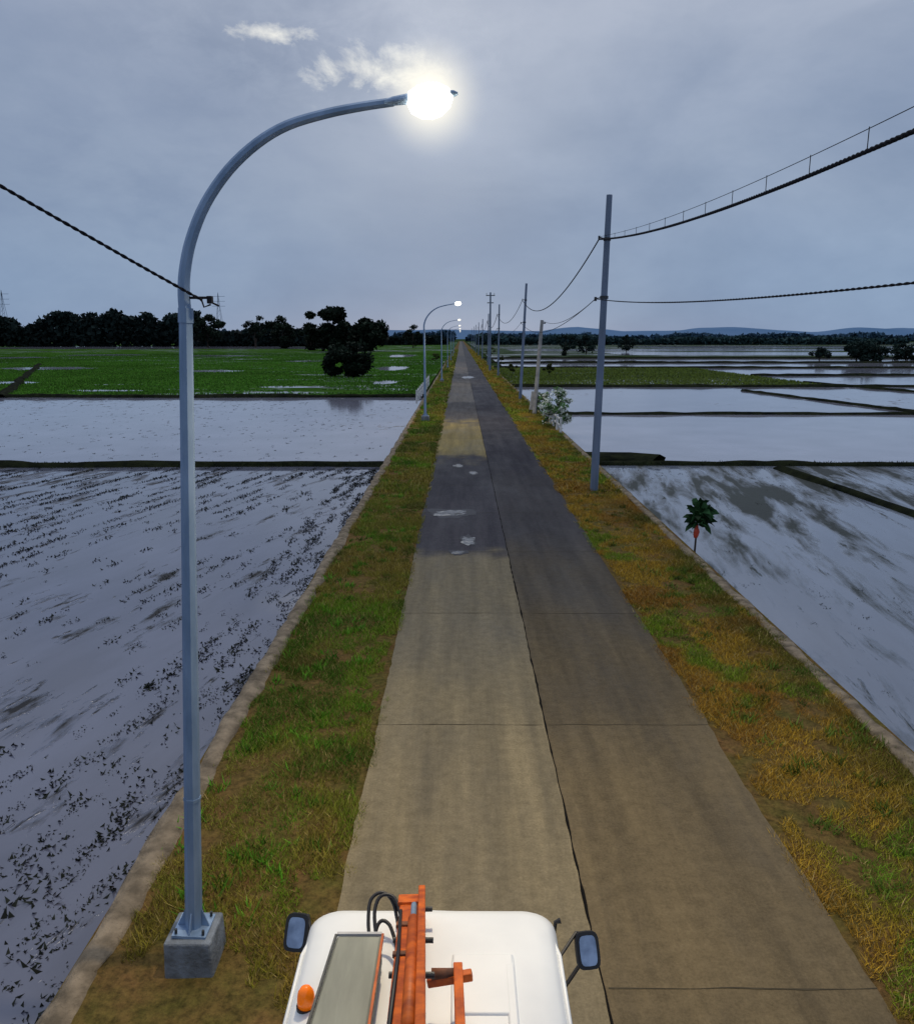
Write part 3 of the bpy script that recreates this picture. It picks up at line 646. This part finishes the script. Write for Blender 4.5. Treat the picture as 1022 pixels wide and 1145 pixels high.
mb=MB(); d0=(t0-b0)*.97; mb.box(d0+Vector((.1,0,0)),(.35,.1,.1)); mb.build('top_clamp',M['dark'],r)
tag(r,'short pale concrete pole leaning right beside the whitish bush','pole')
def span(a,b,sag,n=60):
    a=Vector(a);b=Vector(b); return [a.lerp(b,i/n)-Vector((0,0,4*sag*(i/n)*(1-i/n))) for i in range(n+1)]
def wire(name,pts,r,lab,mat='cable',n=6,cat='cable'):
    mb=MB(); mb.tube(pts,r,n); return tag(mb.build(name,M[mat],smooth=True),lab,cat)
def twisted(name,a,b,sag,hr,r,pitch_,lab,strands=3):
    L=(Vector(b)-Vector(a)).length; n=int(L/pitch_*8); base=span(a,b,sag,n); mb=MB()
    t=(Vector(b)-Vector(a)).normalized(); u=Vector((0,0,1));u=(u-t*u.dot(t)).normalized();w_=t.cross(u)
    for s in range(strands):
        mb.tube([p+(u*math.cos(2*math.pi*(i/8+s/strands))+w_*math.sin(2*math.pi*(i/8+s/strands)))*hr for i,p in enumerate(base)],r,5)
    return tag(mb.build(name,M['cable'],smooth=True),lab,'cable')
def att(i,h,dx=-.28):
    x,y=pl[i] if i>=0 else (UX,-17); la=R(.9 if i==0 else (2.2 if i==1 else .4)) if i>=0 else 0
    return Vector((x+math.sin(la)*h+dx*math.cos(la),y,h))
B0=att(-1,AH+.1); A1=att(0,AH)
twisted('overhead_cable',B0,A1,1.3,.013,.019,.34,'thick twisted black cable sweeping from the near pole to the upper right')
hang=span(B0,A1+Vector((0,0,.02)),1.3,400)
mpts=[p+Vector((0,0,.04+.2*math.sin(math.pi*min(1,max(0,i/400)))**.6)) for i,p in enumerate(hang)]
r=empty('messenger_wire',A1); mb=MB(); mb.tube([p-A1 for p in mpts],.0055,5); mb.build('wire',M['cable'],r)
for i in range(150,396,14):
    mb=MB(); mb.tube([mpts[i]-A1+Vector((0,0,.02)),hang[i]-A1-Vector((0,0,.02))],.006,5); mb.build('hanger',M['cable'],r)
tag(r,'thin messenger wire with short hangers just above the thick twisted cable','wire')
twisted('overhead_cable',att(-1,6.85,-.3),att(0,6.85,-.3),.8,.008,.010,.3,'thinner twisted cable below, running level from the near pole to the right edge',2)
names=['first','second','third','fourth','fifth','sixth','seventh']
for i in range(5):
    wire('overhead_cable',span(att(i,AH),att(i+1,AH),1.6),.026 if i<2 else .04,f'upper sagging black cable in the {names[i]} span beyond the near pole')
    wire('overhead_cable',span(att(i,6.85,-.3),att(i+1,6.85,-.3),1.0),.014 if i<2 else .025,f'lower sagging cable in the {names[i]} span beyond the near pole')
wire('overhead_cable',span(t0,att(0,6.85,-.3),.5),.012,'thin cable linking the short leaning pole to the tall near pole')
twisted('overhead_cable',cl0+Vector((.03,0,0)),EX,.10,.006,.007,.12,'twisted black cable rising from the near street lamp to the upper left',2)
for i,(px,top,D_) in enumerate([(8,324,1500),(247,327,1500)]):
    b_=P(px,380,D=D_); t_=P(px,top,D=D_); H_=t_.z; r=empty('pylon',(b_.x,D_,0)); mb=MB(); w0=H_*.09
    for sx_ in(-1,1):
        for sy_ in(-1,1): mb.tube([(sx_*w0,sy_*w0,0),(sx_*w0*.2,sy_*w0*.2,H_*.75),(0,0,H_)],.3,4)
    for k in range(8):
        f0=1-.8*(k/8)*1.05; mb.beam((-w0*f0,-w0*f0,H_*.75*k/8),(w0*f0,-w0*f0,H_*.75*(k+1)/8),.3,.3)
    mb.build('lattice_frame',M['pylon'],r)
    for q in(.72,.82,.92): mb=MB(); mb.box((0,0,H_*q),(H_*.28,.5,.5)); mb.build('crossarm',M['pylon'],r)
    tag(r,['faint lattice pylon at the far left edge of the horizon','faint lattice pylon just right of the near street lamp on the horizon'][i],'pylon')
def railing(x0,y0,x1,y1,h,n,lab):
    a=Vector((x0,y0,0));b=Vector((x1,y1,0)); r=empty('guard_rail',a); d=b-a
    for i in range(n):
        mb=MB(); p=d*(i/(n-1)); mb.box(p+Vector((0,0,h/2-.1)),(.14,.14,h+.2)); mb.build('rail_post',M['whiteweather'],r)
    for q in(.45,.85):
        mb=MB(); mb.beam(Vector((0,0,h*q)),d+Vector((0,0,h*q)),.06,.08); mb.build('rail_bar',M['whiteweather'],r)
    tag(r,lab,'railing')
railing(-3.9,72,-3.9,100,1.0,10,'long white guard rail at the outer edge of the left verge')
railing(5.9,47.5,5.9,53,.95,4,'short white guard rail in front of the whitish bush on the right verge')
def board(px,py,w,h,lab,ang,tilt):
    g0=P(px,py,Z=0); r=empty('sign_board',g0); r.rotation_euler=(0,R(tilt),R(ang)); mb=MB(); mb.box((0,-.03,h*.55),(w,.03,h*.8)); mb.build('panel',M['whiteweather'],r)
    for s in(-1,1): mb=MB(); mb.box((s*w*.4,.01,h*.45),(.05,.05,h*1.0)); mb.build('leg',M['trunk'],r)
    tag(r,lab,'sign')
board(595,462,.6,1.7,'blank white board leaning at the foot of the short concrete pole',20,7)
# ------------------------------------------------------------ sapling
g0=P(777,604,Z=-.05); r=empty('sapling',g0)
mb=MB(); mb.tube([(0,0,-.6),(.02,0,.25),(.05,.02,.6),(.08,.0,.9)],[.03,.026,.02,.01],6)
mb.build('stem',M['trunk'],r)
V=[];Cc=[]
for i in range(110):
    z_=rng.uniform(.5,.92); a=rng.uniform(0,6.28); e=rng.uniform(-.5,1.35)
    L=rng.uniform(.30,.50); c=np.array([.06,0,z_])+rng.normal(0,.05,3); d=np.array([math.cos(a)*math.cos(e),math.sin(a)*math.cos(e),math.sin(e)]); sdv=np.cross(d,rng.normal(size=3)); sdv/=np.linalg.norm(sdv); W_=L*.21
    m1=c+d*L*.45; m2=c+d*L*.78+np.array([0,0,-L*.05]); m3=c+d*L+np.array([0,0,-L*.2]); q0=sdv*W_
    k=np.array([.022,.062,.022])*rng.uniform(.35,2.0)
    V.append([c-q0*.1,c+q0*.1,m1+q0,m1-q0]); Cc.append([k*.8]*4); V.append([m1-q0,m1+q0,m2+q0*.7,m2-q0*.7]); Cc.append([k]*4); V.append([m2-q0*.7,m2+q0*.7,m3+q0*.05,m3-q0*.05]); Cc.append([k*1.2]*4)
np_mesh('leaves',np.array(V),4,M['leaf'],np.array(Cc),r)
mb=MB(); mb.tube([(0,-.02,.08),(.0,-.03,.16),(.02,-.02,.26),(.01,0,.36),(.03,0,.44)],[.05,.075,.085,.06,.03],9); mb.build('wrap',M['red'],r,smooth=False)
tag(r,'small leafy sapling with a red wrap at its stem beside the right wall','plant')
# ------------------------------------------------------------ truck
TX=-.16
T=empty('crane_truck',(TX,2.5,0)); tag(T,'white truck cab with orange crane boom lying over its roof','truck')
def L_(p): return Vector((p[0]-TX,p[1]-2.5,p[2]))
def rrect(hx,y0,y1,r,z,k=8):
    pts=[]
    for cx_,cy_,a0 in((hx-r,y1-r,0),(-hx+r,y1-r,90),(-hx+r,y0+r,180),(hx-r,y0+r,270)):
        for i in range(k): a=R(a0+90*i/(k-1)); pts.append((cx_+r*math.cos(a),cy_+r*math.sin(a),z))
    return pts
rings=[(.84,2.45,4.60,.10,.55),(.85,2.43,4.64,.12,.8),(.85,2.43,4.63,.12,1.22),(.84,2.44,4.60,.13,1.28),(.73,2.50,4.27,.14,2.02),(.72,2.52,4.22,.15,2.10),(.705,2.55,4.17,.16,2.17),(.68,2.58,4.12,.16,2.215),(.65,2.62,4.06,.15,2.24),(.58,2.7,3.96,.14,2.258),(.4,3.0,3.7,.1,2.268)]
vs=[];fs=[]; K=32
for (hx,y0,y1,r_,z) in rings: vs+=[(x,y-2.5,zz) for x,y,zz in rrect(hx,y0,y1,r_,z)]
for i in range(len(rings)-1):
    for k in range(K): fs.append((i*K+k,i*K+(k+1)%K,(i+1)*K+(k+1)%K,(i+1)*K+k))
fs.append(tuple((len(rings)-1)*K+k for k in range(K))); fs.append(tuple(range(K))[::-1])
mb=MB(); mb.add(vs,fs); cab=mb.build('cab',M['white'],T,smooth=True)
for xx in(-.36,.14,.42):
    mb=MB(); mb.box((xx,.85,2.264),(.07,.95,.03),taper=.6); mb.build('roof_rib',M['white'],cab,bevel=.006)
mb=MB(); mb.box((.28,1.02,2.262),(.34,.42,.032),taper=.93); mb.build('roof_hatch',M['white'],cab,bevel=.008)
mb=MB(); mb.tube([(-.70,.1,2.19),(-.705,1.3,2.19),(-.66,1.55,2.17),(-.5,1.655,2.16),(0,1.675,2.16),(.5,1.655,2.16),(.66,1.55,2.17),(.705,1.3,2.19),(.70,.1,2.19)],.012,6); mb.build('rain_gutter',M['white'],cab,smooth=True)
q=lambda z,a,b:a+(b-a)*(z-1.28)/(2.02-1.28)
mb=MB(); za,zb=1.36,1.98
mb.add([(-.68,q(za,4.60,4.27)-2.5+.012,za),(.68,q(za,4.60,4.27)-2.5+.012,za),(.56,q(zb,4.60,4.27)-2.5+.012,zb),(-.56,q(zb,4.60,4.27)-2.5+.012,zb)],[(0,1,2,3)]); mb.build('windscreen',M['glass'],T)
for s in(-1,1):
    mb=MB(); mb.add([(s*(q(za,.84,.73)+.012),.35,za),(s*(q(za,.84,.73)+.012),1.75,za),(s*(q(zb,.84,.73)+.012),1.5,zb),(s*(q(zb,.84,.73)+.012),.35,zb)],[(0,1,2,3)]); mb.build('side_window',M['glass'],T)
    mb=MB(); mb.box((s*.60,2.15,.95),(.30,.06,.18)); mb.build('headlight',M['headlight'],T,bevel=.01)
    mb=MB(); mb.box((s*.865,.45,1.15),(.02,.14,.03)); mb.build('door_handle',M['black'],T)
mb=MB(); mb.box((0,2.18,.62),(1.72,.14,.24)); mb.build('bumper',M['dark'],T,bevel=.03)
def wheel(x,y):
    mb=MB(); prof=[(-.11,.2),(-.11,.36),(-.09,.39),(.09,.39),(.11,.36),(.11,.2)]; vs=[];fs=[];K=24
    for (xx,rr_) in prof:
        for k in range(K): a=2*math.pi*k/K; vs.append((x+xx,y+rr_*math.cos(a),.39+rr_*math.sin(a)))
    for i in range(len(prof)-1):
        for k in range(K): fs.append((i*K+k,i*K+(k+1)%K,(i+1)*K+(k+1)%K,(i+1)*K+k))
    mb.add(vs,fs); w_=mb.build('wheel',M['black'],T,smooth=True); mb=MB(); mb.tube([(x-.07,y,.39),(x+.07,y,.39)],.205,20); mb.build('rim',M['galv'],w_)
for x_ in(-.70,.70):
    wheel(x_,1.15); wheel(x_,-2.2)
for s in(-1,1): mb=MB(); mb.box((s*.36,-1.1,.66),(.1,5.4,.18)); mb.build('chassis_rail',M['dark'],T)
mb=MB(); mb.box((0,-1.95,.9),(1.75,3.5,.1)); mb.build('bed',M['alu'],T)
for s in(-1,1): mb=MB(); mb.box((s*.87,-1.95,1.1),(.04,3.5,.3)); mb.build('bed_side',M['white'],T)
def mirror(px,py,D_,s):
    c=L_(P(px,py,D=D_)); r0=Matrix.Rotation(R(8*s),3,'Z')@Matrix.Rotation(R(-32),3,'X')
    def shell(w_,h_,y0,y1):
        vs=[];K=20
        for yy,sc in((y0,1),(y0+(y1-y0)*.5,1.0),(y1,.6)):
            for k in range(K):
                a=2*math.pi*k/K; cx_=math.copysign(abs(math.cos(a))**.45,math.cos(a))*w_/2*sc; cz=math.copysign(abs(math.sin(a))**.45,math.sin(a))*h_/2*sc
                vs.append(r0@Vector((cx_,yy,cz))+c)
        fs=[(i*K+k,i*K+(k+1)%K,(i+1)*K+(k+1)%K,(i+1)*K+k) for i in range(2) for k in range(K)]; fs+=[tuple(range(K))[::-1],tuple(2*K+k for k in range(K))]
        return vs,fs
    z_=.92 if s>0 else .96
    mb=MB(); mb.add(*shell(.155*z_,.225*z_,-.03,.05)); m_=mb.build('wing_mirror',M['black'],T)
    mb=MB(); v_,f_=shell(.112*z_,.18*z_,-.036,-.031); mb.add(v_[:20],[tuple(range(20))[::-1]]); mb.build('mirror_glass',M['chrome'],m_)
    e=Vector((s*.79,c.y-.05,c.z-.22)); mb=MB(); mb.tube([c+Vector((0,.05,-.08)),c+Vector((-.03*s,.05,-.15)),e],.012,6); mb.build('mirror_arm',M['black'],T)
    mb=MB(); mb.tube([c+Vector((0,.05,.06)),c+Vector((-.06*s,.05,.08)),Vector((s*.74,c.y-.1,c.z+.02))],.01,6); mb.build('mirror_stay',M['black'],T)
mirror(333,1042,4.35,-1); mirror(656,1062,4.2,1)
c=L_(P(621,1031,D=4.25)); mb=MB(); mb.tube([c+Vector((-.01,0,-.15)),c+Vector((0,0,.0)),c+Vector((.03,0,.01))],[.008,.012,.018],6); mb.build('marker_stalk',M['black'],T)
c=L_(P(343,1127,Z=2.24)); mb=MB(); mb.tube([c+Vector((0,0,-.06)),c+Vector((0,0,.02))],.05,16); mb.build('beacon_base',M['black'],T)
mb=MB(); mb.tube([c+Vector((0,0,z_)) for z_ in(.02,.05,.09,.115,.125)],[.043,.045,.04,.026,.008],16); mb.build('beacon',M['beacon'],T,smooth=True)
H1=2.46
a1=L_(P(377,1046,Z=H1));a2=L_(P(427,1046,Z=H1)); b1_=L_(P(346,1145,Z=H1))
e1=a1+(b1_-a1)*3.2; e2=e1+Vector((.34,0,0))
mb=MB(); dz=Vector((0,0,-.17)); mb.add([a1,a2,e2,e1,a1+dz,a2+dz,e2+dz,e1+dz],[(0,3,2,1),(4,5,6,7),(0,1,5,4),(1,2,6,5),(2,3,7,6),(3,0,4,7)]); mb.build('boom_cover',M['alu'],T,bevel=.012)
mb=MB(); mb.beam(a2+Vector((.006,0,.003)),e2+Vector((.006,0,.003)),.012,.02); mb.build('cover_edge',M['orange'],T)
mb=MB(); mb.beam(a1+Vector((-.004,.0,.003)),e1+Vector((-.004,0,.003)),.012,.014); mb.build('cover_edge',M['dark'],T)
mb=MB(); mb.beam(a1+Vector((0,.01,.0)),a2+Vector((0,.01,0)),.016,.016); mb.build('cover_trim',M['whiteweather'],T)
tq=P(458,1016,D=4.02); tip=L_(Vector((tq.x,4.02,tq.z)))
bk=L_(P(449,1150,D=2.55)); dirb=(bk-tip).normalized(); back=tip+dirb*2.5
mb=MB(); mb.beam(tip,back,.10,.14); mb.build('boom',M['orange'],T,bevel=.008)
tp2=L_(P(472,1008,D=4.05))
mb=MB(); mb.beam(tp2,tp2+dirb*2.5,.038,.18); mb.build('boom_side_plate',M['orange'],T,bevel=.006)
for t0_,t1_,w_,h_ in((0,.16,.12,.03),(.5,.56,.114,.02),(.95,1.0,.114,.02)):
    mb=MB(); mb.beam(tip+dirb*t0_+Vector((0,.0,.077)),tip+dirb*t1_+Vector((0,0,.077)),w_,h_); mb.build('boom_collar',M['rust'] if t0_ else M['orange'],T,bevel=.004)
for t_ in(.07,.62,1.1):
    p=tip+dirb*t_; mb=MB(); mb.tube([p+Vector((-.07,0,.02)),p+Vector((.13,0,.02))],.014,10); mb.build('pin',M['dark'],T)
mb=MB(); p=tip+dirb*.22+Vector((.03,0,.095)); mb.tube([p,p+dirb*1.1],.016,10); mb.build('hydraulic_rod',M['galv'],T,smooth=True)
mb=MB(); p=tip+dirb*.50+Vector((.03,0,.10)); mb.tube([p,p+dirb*1.3],.027,12); mb.build('hydraulic_cylinder',M['orange'],T,smooth=True)
for j,pp in enumerate([[(446,1040),(440,1010),(428,998),(415,1006),(412,1030),(414,1060)],[(450,1030),(441,1004),(426,1002),(419,1020),(421,1050)],[(444,1060),(436,1035),(426,1030),(420,1045),(424,1075)]]):
    pts=[L_(P(a,b,D=3.95-.02*j-(b-1000)*.004)) for a,b in pp]; mb=MB(); mb.tube(smooth_path(pts,5),.010,8); mb.build('hydraulic_hose',M['black'],T,smooth=True)
p=tip+dirb*.30+Vector((-.04,0,.085)); mb=MB(); mb.tube([p,p+dirb*.7+Vector((.01,0,.01)),p+dirb*1.6],.009,6); mb.build('hydraulic_hose',M['black'],T,smooth=True)
p1=L_(P(478,1098,D=3.35)); p2=L_(P(528,1090,D=3.35))
mb=MB(); mb.beam(p1,p2,.04,.045); mb.build('bracket_bar',M['orange'],T,bevel=.005)
p3=L_(P(512,1082,D=3.42)); p4=L_(P(515,1160,D=2.9)); mb=MB(); mb.beam(p3,p3+(p4-p3)*1.8,.045,.06); mb.build('bracket_arm',M['orange'],T,bevel=.005)
p5=L_(P(487,1090,D=3.36)); mb=MB(); mb.tube([p5+Vector((-.02,0,.0)),p5+Vector((.09,0,.0))],.03,12); mb.build('bracket_roller',M['rust'],T,smooth=True)
mb=MB(); bx_=back; mb.box((bx_.x+.05,-.75,1.9),(.3,.35,1.9),taper=.8); mb.build('pedestal',M['orange'],T,bevel=.02)
mb=MB(); mb.beam(back,(bx_.x+.05,-.75,2.85),.14,.18); mb.build('boom_base',M['orange'],T,bevel=.01)
mb=MB(); mb.box((-.36,.02,2.0),(.5,.08,.7)); mb.box((-.3,-.02,1.45),(1.1,.08,1.1)); mb.build('cover_support',M['dark'],T)
sc=bpy.context.scene; sc.view_settings.view_transform='Standard'; sc.view_settings.look='None'; sc.view_settings.exposure=0
